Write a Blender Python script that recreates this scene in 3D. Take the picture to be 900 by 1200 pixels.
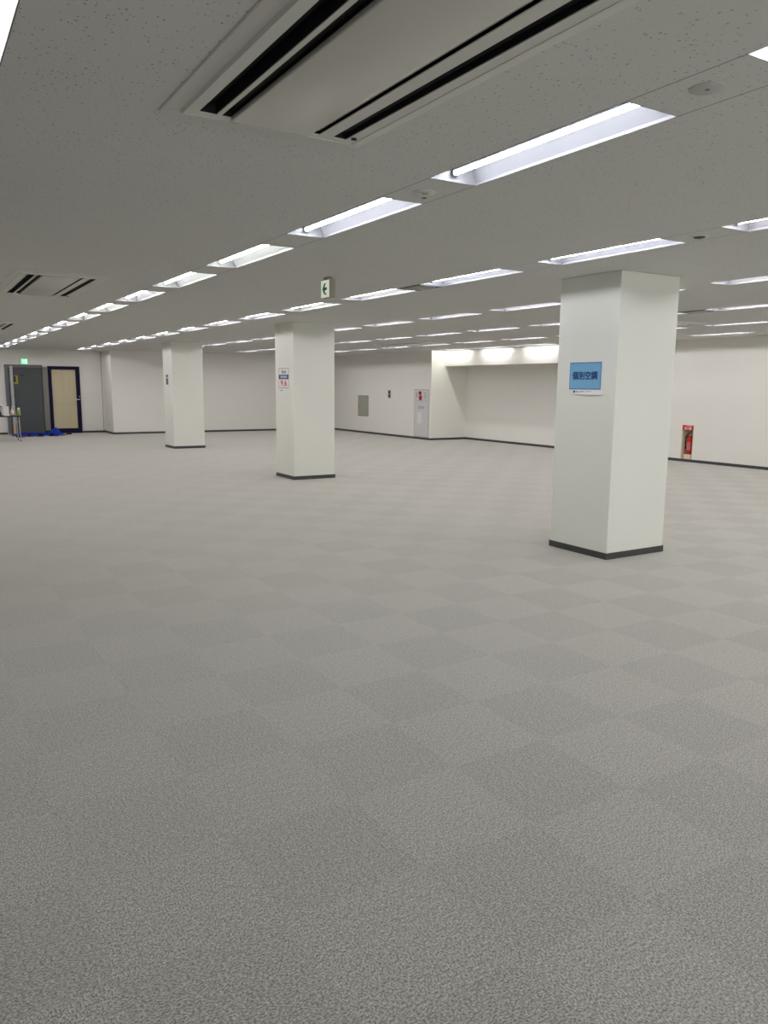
import bpy, bmesh, math, random
from mathutils import Vector, Matrix

for o in list(bpy.data.objects):
    bpy.data.objects.remove(o)
SC = bpy.context.scene
COL = SC.collection
random.seed(7)

# ------------------------------------------------------------------ camera
F_PX, PITCH, ROLL, YAW, CAM_H = 908.34, 0.1618, -0.0082, 0.5473, 1.5886
CEIL = 2.6086
cam = bpy.data.cameras.new('camera')
camo = bpy.data.objects.new('camera', cam)
COL.objects.link(camo)
cam.sensor_fit = 'VERTICAL'
cam.sensor_height = 36.0
cam.lens = F_PX / 1200.0 * 36.0
cam.clip_start = 0.05
cam.clip_end = 200
fwd = Vector((math.sin(YAW) * math.cos(PITCH), math.cos(YAW) * math.cos(PITCH), -math.sin(PITCH)))
rt = Vector((math.cos(YAW), -math.sin(YAW), 0))
up = rt.cross(fwd)
cr, sr = math.cos(ROLL), math.sin(ROLL)
r2, u2 = rt * cr - up * sr, rt * sr + up * cr
M3 = Matrix((r2, u2, -fwd)).transposed()
camo.matrix_world = Matrix.Translation((0, 0, CAM_H)) @ M3.to_4x4()
SC.camera = camo

# ------------------------------------------------------------------ world, exposure
W = bpy.data.worlds.new('world')
SC.world = W
W.use_nodes = True
W.node_tree.nodes['Background'].inputs[0].default_value = (0.8, 0.9, 1.0, 1)
W.node_tree.nodes['Background'].inputs[1].default_value = 0.0
SC.view_settings.view_transform = 'Standard'
SC.view_settings.look = 'None'
SC.view_settings.gamma = 1
SC.view_settings.use_curve_mapping = False
SC.view_settings.exposure = 1.93
TUBE_POWER = 15.0

# ------------------------------------------------------------------ materials
def srgb(r, g, b):
    f = lambda c: c / 12.92 if c <= 0.04045 else ((c + 0.055) / 1.055) ** 2.4
    return (f(r / 255), f(g / 255), f(b / 255), 1)

class N:
    def __init__(s, name):
        s.m = bpy.data.materials.new(name)
        s.m.use_nodes = True
        s.nt = s.m.node_tree
        s.b = s.nt.nodes['Principled BSDF']
    def n(s, t, **kw):
        x = s.nt.nodes.new(t)
        for k, v in kw.items():
            if k.startswith('i_'):
                x.inputs[k[2:].replace('_', ' ')].default_value = v
            else:
                setattr(x, k, v)
        return x
    def l(s, a, b):
        s.nt.links.new(a, b)
    def math(s, op, a, b=None, c=None):
        x = s.nt.nodes.new('ShaderNodeMath')
        x.operation = op
        for i, v in enumerate((a, b, c)):
            if v is None: continue
            if isinstance(v, (int, float)): x.inputs[i].default_value = v
            else: s.l(v, x.inputs[i])
        return x.outputs[0]
    def mix(s, f, a, b):
        x = s.nt.nodes.new('ShaderNodeMix')
        x.data_type = 'RGBA'
        for i, v in ((0, f), (6, a), (7, b)):
            if isinstance(v, (int, float, tuple)): x.inputs[i].default_value = v
            else: s.l(v, x.inputs[i])
        return x.outputs[2]

def plain(name, col, rough=0.5, metal=0.0, noise=0.03, scale=60, spec=0.5, bump=0.0):
    k = N(name)
    tc = k.n('ShaderNodeTexCoord')
    no = k.n('ShaderNodeTexNoise', i_Scale=scale, i_Detail=3.0)
    k.l(tc.outputs['Object'], no.inputs['Vector'])
    dark = tuple(c * (1 - noise) for c in col[:3]) + (1,)
    lite = tuple(min(1, c * (1 + noise)) for c in col[:3]) + (1,)
    k.l(k.mix(no.outputs['Fac'], dark, lite), k.b.inputs['Base Color'])
    k.b.inputs['Roughness'].default_value = rough
    k.b.inputs['Metallic'].default_value = metal
    k.b.inputs['Specular IOR Level'].default_value = spec
    if bump:
        bp = k.n('ShaderNodeBump', i_Strength=bump, i_Distance=0.002)
        k.l(no.outputs['Fac'], bp.inputs['Height'])
        k.l(bp.outputs['Normal'], k.b.inputs['Normal'])
    return k.m

def emit(name, col, power):
    k = N(name)
    k.b.inputs['Base Color'].default_value = (0.8, 0.8, 0.8, 1)
    k.b.inputs['Emission Color'].default_value = col
    k.b.inputs['Emission Strength'].default_value = power
    return k.m

def carpet():
    k = N('carpet_tiles')
    tc = k.n('ShaderNodeTexCoord')
    sx = k.n('ShaderNodeSeparateXYZ')
    k.l(tc.outputs['Object'], sx.inputs[0])
    tx = k.math('MULTIPLY', k.math('SUBTRACT', sx.outputs[0], 0.352), 2.0)
    ty = k.math('MULTIPLY', k.math('SUBTRACT', sx.outputs[1], 0.452), 2.0)
    ix, iy = k.math('FLOOR', tx), k.math('FLOOR', ty)
    par = k.math('FLOORED_MODULO', k.math('ADD', ix, iy), 2.0)
    cv = k.n('ShaderNodeCombineXYZ')
    k.l(ix, cv.inputs[0]); k.l(iy, cv.inputs[1])
    wn = k.n('ShaderNodeTexWhiteNoise', noise_dimensions='3D')
    k.l(cv.outputs[0], wn.inputs['Vector'])
    # pile fibres: fine loops, stretched along the run of each quarter-turned tile
    def fib(scl):
        mp = k.n('ShaderNodeMapping')
        mp.inputs['Scale'].default_value = scl
        k.l(tc.outputs['Object'], mp.inputs['Vector'])
        no = k.n('ShaderNodeTexNoise', i_Scale=1.0, i_Detail=6.0, i_Roughness=0.75)
        k.l(mp.outputs[0], no.inputs['Vector'])
        return no.outputs['Fac']
    fa, fb = fib((120, 190, 120)), fib((190, 120, 120))
    mx = k.n('ShaderNodeMix')
    mx.data_type = 'FLOAT'
    k.l(par, mx.inputs[0]); k.l(fa, mx.inputs[2]); k.l(fb, mx.inputs[3])
    fine = mx.outputs[0]
    blot = k.n('ShaderNodeTexNoise', i_Scale=0.6, i_Detail=2.0)
    k.l(tc.outputs['Object'], blot.inputs['Vector'])
    ramp = k.n('ShaderNodeValToRGB')
    ramp.color_ramp.elements[0].position = 0.43
    ramp.color_ramp.elements[0].color = (0.15, 0.147, 0.135, 1)
    ramp.color_ramp.elements[1].position = 0.57
    ramp.color_ramp.elements[1].color = (0.56, 0.548, 0.505, 1)
    k.l(fine, ramp.inputs[0])
    gain = k.math('ADD', k.math('MULTIPLY', par, 0.022), 0.765)
    mot = k.n('ShaderNodeTexNoise', i_Scale=42.0, i_Detail=3.0, i_Roughness=0.7)
    k.l(tc.outputs['Object'], mot.inputs['Vector'])
    gain = k.math('ADD', gain, k.math('MULTIPLY', k.math('SUBTRACT', mot.outputs['Fac'], 0.5), 0.55))
    gain = k.math('ADD', gain, k.math('MULTIPLY', wn.outputs['Value'], 0.02))
    gain = k.math('ADD', gain, k.math('MULTIPLY', k.math('SUBTRACT', blot.outputs['Fac'], 0.5), 0.12))
    vm = k.n('ShaderNodeVectorMath', operation='SCALE')
    k.l(ramp.outputs[0], vm.inputs[0]); k.l(gain, vm.inputs['Scale'])
    k.l(vm.outputs[0], k.b.inputs['Base Color'])
    k.b.inputs['Roughness'].default_value = 0.95
    k.b.inputs['Specular IOR Level'].default_value = 0.25
    k.b.inputs['Sheen Weight'].default_value = 0.7
    k.b.inputs['Sheen Tint'].default_value = (1.0, 0.97, 0.90, 1)
    k.b.inputs['Sheen Roughness'].default_value = 0.5
    # the pile of alternate tiles leans a different way (quarter-turned laying)
    lean = k.math('MULTIPLY', k.math('SUBTRACT', par, 0.5), 0.05)
    nv = k.n('ShaderNodeCombineXYZ')
    k.l(lean, nv.inputs[0]); nv.inputs[1].default_value = -0.05; nv.inputs[2].default_value = 1.0
    nn = k.n('ShaderNodeVectorMath', operation='NORMALIZE')
    k.l(nv.outputs[0], nn.inputs[0])
    bp = k.n('ShaderNodeBump', i_Strength=0.3, i_Distance=0.004)
    k.l(fine, bp.inputs['Height'])
    k.l(nn.outputs[0], bp.inputs['Normal'])
    k.l(bp.outputs['Normal'], k.b.inputs['Normal'])
    return k.m

ROWS = [0.195, 2.443, 4.681, 6.961, 9.192, 11.420, 13.345]
PH = [0.98, 1.016, 0.976, 0.992, 0.971, 0.95, 0.985]
PER = 1.7263
LW, LL = 0.287, 1.242

def ceiling_mat():
    k = N('rock_wool_ceiling_board')
    tc = k.n('ShaderNodeTexCoord')
    mp = k.n('ShaderNodeMapping')
    mp.inputs['Scale'].default_value = (1.0, 0.62, 1.0)
    k.l(tc.outputs['Object'], mp.inputs['Vector'])
    nz = k.n('ShaderNodeTexNoise', i_Scale=110.0, i_Detail=2.0)
    k.l(mp.outputs[0], nz.inputs['Vector'])
    ad = k.n('ShaderNodeVectorMath', operation='MULTIPLY_ADD')
    k.l(nz.outputs['Color'], ad.inputs[0])
    ad.inputs[1].default_value = (0.013, 0.013, 0.0)
    k.l(mp.outputs[0], ad.inputs[2])
    vo = k.n('ShaderNodeTexVoronoi', i_Scale=56.0, i_Randomness=1.0)
    vo.voronoi_dimensions = '2D'
    k.l(ad.outputs[0], vo.inputs['Vector'])
    # only some cells carry a worm-hole, in loose clusters
    clus = k.n('ShaderNodeTexNoise', i_Scale=5.0, i_Detail=2.0)
    k.l(tc.outputs['Object'], clus.inputs['Vector'])
    sc = k.n('ShaderNodeSeparateColor')
    k.l(vo.outputs['Color'], sc.inputs[0])
    rad = k.math('MULTIPLY', sc.outputs[0], 0.20)
    hole = k.math('LESS_THAN', vo.outputs['Distance'], rad)
    pick = k.math('GREATER_THAN', k.math('ADD', sc.outputs[1], k.math('MULTIPLY', clus.outputs['Fac'], 1.3)), 1.18)
    hole = k.math('MULTIPLY', hole, pick)
    # board joints along both edges of every lighting strip
    sx = k.n('ShaderNodeSeparateXYZ')
    k.l(tc.outputs['Object'], sx.inputs[0])
    seam = None
    for x in ROWS:
        d = k.math('ABSOLUTE', k.math('SUBTRACT', k.math('ABSOLUTE', k.math('SUBTRACT', sx.outputs[0], x)), LW / 2))
        seam = d if seam is None else k.math('MINIMUM', seam, d)
    seam = k.math('LESS_THAN', seam, 0.0035)
    cross = k.math('ABSOLUTE', k.math('SUBTRACT', k.math('FLOORED_MODULO', k.math('SUBTRACT', sx.outputs[1], 3.36), 1.82), 0.91))
    cross = k.math('MULTIPLY', k.math('LESS_THAN', cross, 0.0016), k.math('MULTIPLY', k.math('GREATER_THAN', sx.outputs[0], 4.83), 0.22))
    dark = k.math('MAXIMUM', k.math('MAXIMUM', k.math('MULTIPLY', hole, 0.55), k.math('MULTIPLY', seam, 0.62)), cross)
    gn = k.n('ShaderNodeTexNoise', i_Scale=1.3, i_Detail=3.0)
    k.l(tc.outputs['Object'], gn.inputs['Vector'])
    base = k.mix(gn.outputs['Fac'], CEILC0, CEILC1)
    k.l(k.mix(dark, base, (0.16, 0.155, 0.145, 1)), k.b.inputs['Base Color'])
    k.b.inputs['Roughness'].default_value = 0.95
    k.b.inputs['Specular IOR Level'].default_value = 0.1
    bn = k.n('ShaderNodeTexNoise', i_Scale=220.0, i_Detail=2.0)
    k.l(tc.outputs['Object'], bn.inputs['Vector'])
    bp = k.n('ShaderNodeBump', i_Strength=0.35, i_Distance=0.003)
    k.l(k.math('SUBTRACT', k.math('MULTIPLY', bn.outputs['Fac'], 0.15), k.math('MAXIMUM', hole, seam)), bp.inputs['Height'])
    k.l(bp.outputs['Normal'], k.b.inputs['Normal'])
    return k.m

CEILC0 = (0.745, 0.742, 0.71, 1)
CEILC1 = (0.775, 0.772, 0.74, 1)
M = {}
M['carpet'] = carpet()
M['ceiling'] = ceiling_mat()
M['wall'] = plain('painted_wall', (0.86, 0.845, 0.79, 1), 0.75, noise=0.012, scale=3, spec=0.25, bump=0.0)
M['pillar'] = plain('painted_pillar', (0.80, 0.80, 0.745, 1), 0.6, noise=0.012, scale=3, spec=0.3)
M['baseboard'] = plain('vinyl_baseboard', srgb(62, 64, 64), 0.45)
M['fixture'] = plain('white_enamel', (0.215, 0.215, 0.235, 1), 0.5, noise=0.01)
M['socket'] = plain('socket_plastic', (0.62, 0.62, 0.62, 1), 0.5)
M['tube_back'] = plain('tube_aluminium_back', (0.7, 0.7, 0.72, 1), 0.4)
M['tube'] = emit('tube_daylight', (1.0, 0.96, 0.97, 1), TUBE_POWER)
M['tube_cool'] = emit('tube_cool_white', (0.93, 0.95, 1.0, 1), TUBE_POWER)
M['tube_warm'] = emit('tube_neutral_white', (0.97, 1.0, 0.90, 1), TUBE_POWER)
M['ac_panel'] = plain('air_conditioner_panel', (0.66, 0.64, 0.585, 1), 0.25, noise=0.015, scale=4)
M['ac_frame'] = plain('air_conditioner_frame', (0.74, 0.73, 0.68, 1), 0.45, noise=0.015, scale=4)
M['ac_dark'] = plain('air_duct_black', (0.012, 0.012, 0.016, 1), 0.5)
M['ac_vane'] = plain('air_vane_black', (0.02, 0.02, 0.026, 1), 0.35)
M['blank_plate'] = plain('blank_plate_paint', (0.60, 0.585, 0.545, 1), 0.8, noise=0.08, scale=40)
M['paper'] = plain('white_paper', (0.80, 0.79, 0.78, 1), 0.6, noise=0.01)
M['blue_print'] = plain('light_blue_print', srgb(118, 176, 214), 0.5, noise=0.02)
M['blue_edge'] = plain('mid_blue_print', srgb(70, 104, 168), 0.5)
M['navy_ink'] = plain('navy_ink', srgb(18, 52, 128), 0.5)
M['red_ink'] = plain('red_ink', srgb(205, 50, 50), 0.5)
M['grey_ink'] = plain('grey_ink', srgb(120, 120, 128), 0.5)
M['black_ink'] = plain('black_ink', srgb(40, 40, 46), 0.5)
M['white_ink'] = plain('white_ink', srgb(235, 235, 235), 0.5)
M['red'] = plain('red_paint', srgb(190, 18, 24), 0.3)
M['red_sign'] = plain('red_sign_plate', srgb(205, 30, 28), 0.45)
M['black'] = plain('black_rubber', srgb(28, 28, 28), 0.5)
M['steel'] = plain('brushed_steel', (0.55, 0.55, 0.55, 1), 0.3, metal=0.9)
M['cream'] = plain('cream_steel_lining', srgb(226, 214, 190), 0.5)
M['hydrant'] = plain('hydrant_cabinet_paint', (0.68, 0.67, 0.67, 1), 0.4)
M['hydrant_seam'] = plain('hydrant_cabinet_seam', (0.52, 0.515, 0.52, 1), 0.5)
M['hatch'] = plain('grey_green_hatch', srgb(160, 164, 150), 0.45)
M['door_grey'] = plain('dark_grey_door', srgb(78, 82, 84), 0.5)
M['door_frame_grey'] = plain('grey_door_frame', srgb(108, 110, 112), 0.4)
M['alu'] = plain('aluminium_post', (0.46, 0.47, 0.49, 1), 0.4, metal=0.3)
M['pilaster'] = plain('grey_side_panel', srgb(128, 128, 118), 0.5)
M['navy'] = plain('navy_door_frame', srgb(13, 6, 52), 0.5, spec=0.2)
M['blind'] = plain('beige_screen', srgb(206, 194, 160), 0.6, noise=0.03, scale=2)
M['blind_seam'] = plain('beige_screen_seam', srgb(168, 156, 124), 0.6)
M['daylight'] = emit('daylight_pane', (0.95, 1.0, 0.96, 1), 0.75)  # glow of the added panes behind the camera
M['dark_blind'] = plain('dark_grey_blind', (0.10, 0.10, 0.105, 1), 0.7)  # for the added dark panel on the left wall
M['green_lit'] = emit('green_exit_lamp', (0.02, 0.75, 0.25, 1), 0.33)
M['white_lit'] = emit('white_exit_lamp', (0.85, 0.90, 0.72, 1), 0.12)
M['pale_lit'] = emit('pale_exit_lamp', (0.55, 1.0, 0.70, 1), 0.28)
M['green_ink'] = plain('green_ink', srgb(0, 150, 96), 0.5)
M['exit_case'] = plain('exit_sign_case', srgb(170, 165, 145), 0.5)
M['table_top'] = plain('dark_table_top', srgb(48, 46, 52), 0.5)
M['chrome'] = plain('chrome_leg', (0.6, 0.6, 0.62, 1), 0.25, metal=1.0)
M['tan'] = plain('tan_wood', srgb(205, 170, 140), 0.6)
M['plastic_white'] = plain('white_plastic', (0.78, 0.78, 0.78, 1), 0.35)
M['green_liquid'] = plain('green_bottle', srgb(140, 160, 90), 0.3)
M['tarp'] = plain('blue_sheet', srgb(0, 72, 215), 0.4, noise=0.08, scale=8)
M['shoe'] = plain('brown_slipper', srgb(72, 46, 42), 0.6)
M['shoe_in'] = plain('slipper_lining', srgb(100, 66, 58), 0.8)
M['yellow'] = plain('yellow_sticker', srgb(165, 160, 40), 0.5)
M['silver_dark'] = plain('dark_metal', srgb(60, 56, 50), 0.4, metal=0.5)
M['lamp_red'] = plain('red_lamp_lens', srgb(160, 16, 24), 0.2)
M['pot'] = plain('pale_appliance', srgb(188, 190, 192), 0.4)

# ------------------------------------------------------------------ geometry helpers
def box(bm, x0, x1, y0, y1, z0, z1, mi=0):
    vs = [bm.verts.new(p) for p in ((x0, y0, z0), (x1, y0, z0), (x1, y1, z0), (x0, y1, z0),
                                    (x0, y0, z1), (x1, y0, z1), (x1, y1, z1), (x0, y1, z1))]
    for f in ((0, 3, 2, 1), (4, 5, 6, 7), (0, 1, 5, 4), (1, 2, 6, 5), (2, 3, 7, 6), (3, 0, 4, 7)):
        bm.faces.new([vs[i] for i in f]).material_index = mi
    return vs

def bx(*a, bevel=0.0, seg=2):
    bm = bmesh.new()
    box(bm, *a)
    if bevel:
        bmesh.ops.bevel(bm, geom=bm.edges[:], offset=bevel, segments=seg, affect='EDGES', profile=0.5)
    return bm

def lathe(prof, seg=24, bm=None, off=(0, 0, 0)):
    bm = bm or bmesh.new()
    rings = []
    for r, z in prof:
        rings.append([bm.verts.new((off[0] + r * math.cos(2 * math.pi * i / seg), off[1] + r * math.sin(2 * math.pi * i / seg), off[2] + z)) for i in range(seg)])
    for a, b in zip(rings, rings[1:]):
        for i in range(seg):
            bm.faces.new((a[i], a[(i + 1) % seg], b[(i + 1) % seg], b[i]))
    bm.faces.new(rings[0][::-1])
    bm.faces.new(rings[-1])
    return bm

def tube(path, r, seg=8, bm=None):
    bm = bm or bmesh.new()
    pts = [Vector(p) for p in path]
    rings = []
    for i, p in enumerate(pts):
        t = (pts[min(i + 1, len(pts) - 1)] - pts[max(i - 1, 0)]).normalized()
        a = t.cross(Vector((0, 0, 1)))
        if a.length < 1e-3: a = t.cross(Vector((1, 0, 0)))
        a.normalize(); b = t.cross(a)
        rings.append([bm.verts.new(p + r * (a * math.cos(2 * math.pi * k / seg) + b * math.sin(2 * math.pi * k / seg))) for k in range(seg)])
    for p, q in zip(rings, rings[1:]):
        for k in range(seg):
            bm.faces.new((p[k], p[(k + 1) % seg], q[(k + 1) % seg], q[k]))
    bm.faces.new(rings[0][::-1]); bm.faces.new(rings[-1])
    bmesh.ops.recalc_face_normals(bm, faces=bm.faces[:])
    return bm

def grid_plate(xs, ys, z0, z1, hole, bm=None):
    """slab between z0 and z1 split at xs, ys; cells where hole(cx, cy) is true stay open, with side walls"""
    bm = bm or bmesh.new()
    vc = {}
    def v(x, y, z):
        k = (round(x, 5), round(y, 5), round(z, 5))
        if k not in vc: vc[k] = bm.verts.new((x, y, z))
        return vc[k]
    nx, ny = len(xs) - 1, len(ys) - 1
    full = [[not hole((xs[i] + xs[i + 1]) / 2, (ys[j] + ys[j + 1]) / 2) for j in range(ny)] for i in range(nx)]
    g = lambda i, j: 0 <= i < nx and 0 <= j < ny and full[i][j]
    for i in range(nx):
        for j in range(ny):
            if not full[i][j]: continue
            a, b, c, d = xs[i], xs[i + 1], ys[j], ys[j + 1]
            bm.faces.new((v(a, c, z0), v(a, d, z0), v(b, d, z0), v(b, c, z0)))
            bm.faces.new((v(a, c, z1), v(b, c, z1), v(b, d, z1), v(a, d, z1)))
            if not g(i - 1, j): bm.faces.new((v(a, c, z0), v(a, c, z1), v(a, d, z1), v(a, d, z0)))
            if not g(i + 1, j): bm.faces.new((v(b, c, z0), v(b, d, z0), v(b, d, z1), v(b, c, z1)))
            if not g(i, j - 1): bm.faces.new((v(a, c, z0), v(b, c, z0), v(b, c, z1), v(a, c, z1)))
            if not g(i, j + 1): bm.faces.new((v(a, d, z0), v(a, d, z1), v(b, d, z1), v(b, d, z0)))
    return bm

def obj(name, bm, mat, parent=None, smooth=False, loc=None):
    me = bpy.data.meshes.new(name)
    bm.to_mesh(me); bm.free()
    if smooth:
        me.shade_smooth()
        try: me.set_sharp_from_angle(angle=math.radians(40))
        except Exception: pass
    for m in (mat if isinstance(mat, (list, tuple)) else [mat]):
        me.materials.append(m)
    o = bpy.data.objects.new(name, me)
    COL.objects.link(o)
    if parent: o.parent = parent
    if loc: o.location = loc
    return o

def thing(name, label, cat, loc=(0, 0, 0), rotz=0, group=None):
    o = bpy.data.objects.new(name, None)
    COL.objects.link(o)
    o.empty_display_size = 0.1
    o.location = loc
    o.rotation_euler = (0, 0, rotz)
    o['label'] = label; o['category'] = cat
    if group: o['group'] = group
    return o

def tag(o, label, cat, group=None):
    o['label'] = label; o['category'] = cat
    if group: o['group'] = group
    return o

def struct(name, bm, mat, parent=None, smooth=False, loc=None):
    o = obj(name, bm, mat, parent, smooth, loc)
    if not parent: o['kind'] = 'structure'
    return o

def shift(bm, dx=0, dy=0, dz=0):
    bmesh.ops.translate(bm, verts=bm.verts[:], vec=(dx, dy, dz))
    return bm

def text_bm(body, size, depth=0.0006, bold=0.0, wide=1.0):
    """letters as a thin mesh in the XY plane, centred; bold thickens the strokes"""
    cu = bpy.data.curves.new('lettering', 'FONT')
    cu.body = body; cu.size = size
    cu.align_x = 'CENTER'; cu.align_y = 'CENTER'
    cu.extrude = depth
    cu.resolution_u = 3
    o = bpy.data.objects.new('lettering', cu)
    COL.objects.link(o)
    dg = bpy.context.evaluated_depsgraph_get()
    me = bpy.data.meshes.new_from_object(o.evaluated_get(dg))
    bm = bmesh.new()
    for n, (dx, dy) in enumerate(((0, 0), (1, 0), (-1, 0), (0, 1), (0, -1)) if bold else ((0, 0),)):
        c = bmesh.new(); c.from_mesh(me)
        bmesh.ops.translate(c, verts=c.verts[:], vec=(dx * bold, dy * bold, n * 0.00008))
        m2 = bpy.data.meshes.new('m2'); c.to_mesh(m2); c.free(); bm.from_mesh(m2); bpy.data.meshes.remove(m2)
    bpy.data.objects.remove(o); bpy.data.meshes.remove(me)
    bmesh.ops.scale(bm, vec=(wide, 1, 1), verts=bm.verts[:])
    return bm

# upright frames: local x runs right as seen, local y up, local z out of the wall
def to_minus_x(bm, x, y, z):      # a face looking towards -x; reading left-to-right runs towards -y
    m = Matrix(((0, 0, -1, x), (-1, 0, 0, y), (0, 1, 0, z), (0, 0, 0, 1)))
    bmesh.ops.transform(bm, matrix=m, verts=bm.verts[:])
    return bm
def to_minus_y(bm, x, y, z):      # a face looking towards -y; reading runs towards +x
    m = Matrix(((1, 0, 0, x), (0, 0, -1, y), (0, 1, 0, z), (0, 0, 0, 1)))
    bmesh.ops.transform(bm, matrix=m, verts=bm.verts[:])
    return bm

# ------------------------------------------------------------------ room shell
XL, YR = -1.6, -3.4          # hidden left and rear walls
YD, YW = 26.6, 25.35         # far wall with the doors; far wall right of the step
XS = 5.46                    # step between them
X1, Y1, X2 = 13.1, 18.9, 14.39
T = 0.15
struct('floor', bx(XL - T, X2 + T, YR - T, YD + T, -0.1, 0.0), M['carpet'])

fixtures = []                # (row, k, x, y)
for r, x in enumerate(ROWS):
    k0, k1 = -1, 14
    for k in range(k0, k1 + 1):
        y = PH[r] + PER * k
        lim = YD if x < XS else YW
        if r == 6: lim = Y1
        if y + LL / 2 > lim - 0.03: continue
        if r == 0 and (k > 13 or k in (-1, 3, 4)): continue
        fixtures.append((r, k, x, y))
AC = [(1.317, 2.095), (1.355, 9.02), (1.36, 15.92), (10.45, 9.12), (10.58, 16.35)]
AW, AL = 0.72, 1.93          # hole in the ceiling
holes = [(x - LW / 2, x + LW / 2, y - LL / 2, y + LL / 2) for _, _, x, y in fixtures]
holes += [(x - AW / 2, x + AW / 2, y - AL / 2, y + AL / 2) for x, y in AC]
xs = sorted(set([XL - T, X2 + T] + [round(h[i], 5) for h in holes for i in (0, 1)]))
ys = sorted(set([YR - T, YD + T] + [round(h[i], 5) for h in holes for i in (2, 3)]))
inhole = lambda cx, cy: any(a < cx < b and c < cy < d for a, b, c, d in holes)
struct('ceiling', grid_plate(xs, ys, CEIL, CEIL + 0.012, inhole), M['ceiling'])

WZ = CEIL + 0.25
struct('wall_left', bx(XL - T, XL, YR - T, YD + T, 0, CEIL), M['wall'])
struct('trim_2', bx(XL, XL + 0.02, YR + 0.3, 6.5, 0.05, 2.5), M['dark_blind'])  # added dark panel out of view, cuts light bounced off the left wall
struct('wall_rear', bx(XL, X2 + T, YR - T, YR, 0, CEIL), M['wall'])
for n in range(6):  # added glowing windows out of view, fill light from the rear
    w0 = XL + 0.6 + 2.6 * n
    fr = bmesh.new()
    g_ = grid_plate([0, 0.06, 1.14, 1.20, 2.28, 2.34], [0.85, 0.91, 2.24, 2.30], 0, 0.05, lambda a, b: 0.91 < b < 2.24 and (0.06 < a < 1.14 or 1.20 < a < 2.28))
    bmesh.ops.transform(g_, matrix=Matrix(((1, 0, 0, w0), (0, 0, 1, YR), (0, 1, 0, 0), (0, 0, 0, 1))), verts=g_.verts[:])
    bmesh.ops.recalc_face_normals(g_, faces=g_.faces[:])
    wf = struct('window_%d' % (n + 1), g_, M['alu'])
    struct('window_pane', bx(w0 + 0.05, w0 + 2.29, YR + 0.001, YR + 0.02, 0.90, 2.25), M['daylight'], wf)
NY0, NY1, NZ0, NZ1 = 10.85, 11.12, 0.045, 0.69     # extinguisher niche
def wall_right():
    bm = bmesh.new()
    box(bm, X2, X2 + T, YR, NY0, 0, CEIL)
    box(bm, X2, X2 + T, NY0, NY1, 0, NZ0)
    box(bm, X2, X2 + T, NY0, NY1, NZ1, CEIL)
    box(bm, X2, X2 + T, NY1, Y1 + 0.0, 0, CEIL)
    return bm
struct('wall_right', wall_right(), M['wall'])
struct('wall_right_return', bx(X1, X2 + T, Y1, YW + T, 0, CEIL), M['wall'])
struct('wall_back_right', bx(XS, X1, YW, YD + T, 0, CEIL), M['wall'])
struct('wall_back_left', bx(XL, XS, YD, YD + T, 0, CEIL), M['wall'])
struct('wall_soffit', bx(13.58, X2, 12.9, Y1, 2.165, CEIL), M['wall'])

BH, BT = 0.06, 0.008
struct('baseboard_back_left', bx(4.76, XS - BT, YD - BT, YD, 0, BH), M['baseboard'])
struct('baseboard_far_left', bx(XL, 2.56, YD - BT, YD, 0, BH), M['baseboard'])
struct('baseboard_step', bx(XS - BT, XS, YW - BT, YD, 0, BH), M['baseboard'])
struct('baseboard_back_right', bx(XS, X1, YW - BT, YW, 0, BH), M['baseboard'])
struct('baseboard_right_far', bx(X1 - BT, X1, Y1 - BT, YW - BT, 0, BH), M['baseboard'])
struct('baseboard_return', bx(X1, X2 - BT, Y1 - BT, Y1, 0, BH), M['baseboard'])
struct('baseboard_right', bx(X2 - BT, X2, YR, Y1, 0, BH), M['baseboard'])
# pressed joint where the far wall steps forward
struct('trim_1', bx(XS - 0.045, XS - 0.03, YD - 0.004, YD, BH, CEIL), M['grey_ink'])

# ------------------------------------------------------------------ pillars
PIL = [(5.4503, 4.9563, 0.7764, 0.7482, 'white square pillar nearest, carrying the blue sign'),
       (5.4747, 11.9017, 0.7675, 0.7359, 'white square pillar in the middle, with a red and blue notice'),
       (5.5423, 19.0826, 0.7776, 0.7623, 'white square pillar furthest away, near the left back corner')]
for x, y, sx, sy, lab in PIL:
    t = thing('square_pillar', lab, 'pillar', (x, y, 0), group='white square pillars')
    obj('shaft', bx(0, sx, 0, sy, 0, CEIL - 0.001, bevel=0.004), M['pillar'], t)
    bm = grid_plate([-BT, 0, sx, sx + BT], [-BT, 0, sy, sy + BT], 0, BH, lambda a, b: 0 < a < sx and 0 < b < sy)
    obj('baseboard', bm, M['baseboard'], t)

# ------------------------------------------------------------------ ceiling lights
ORD = ['nearest', 'second nearest', 'third nearest', 'fourth nearest', 'fifth nearest', 'sixth nearest', 'seventh nearest',
       'eighth nearest', 'ninth nearest', 'tenth nearest', 'eleventh nearest', 'twelfth nearest', 'thirteenth nearest',
       'fourteenth nearest', 'fifteenth nearest', 'sixteenth nearest']
ROWN = ['', 'the long row ending above the dark door', 'the row passing in front of the three pillars',
        'the first row behind the pillars', 'the second row behind the pillars',
        'the third row behind the pillars', 'the row along the right wall']
def pix(x, y, z):
    d = Vector((x, y, z - CAM_H))
    c = d.dot(fwd)
    if c < 0.05: return None
    return 450 + F_PX * d.dot(r2) / c, 600 - F_PX * d.dot(u2) / c
def blocked(x, y):
    for px, py, sx, sy, _ in PIL:
        for i in range(1, 200):
            t = i / 200
            if px < x * t < px + sx and py < y * t < py + sy: return True
    return False
def in_view(x, y):
    n = 0
    for a in range(9):
        for b in (-0.12, 0.12):
            p = pix(x + b, y - 0.6 + 0.15 * a, CEIL)
            if p and 2 < p[0] < 898 and 2 < p[1] < 1198 and not blocked(x + b, y - 0.6 + 0.15 * a): n += 1
    return n > 0

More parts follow.
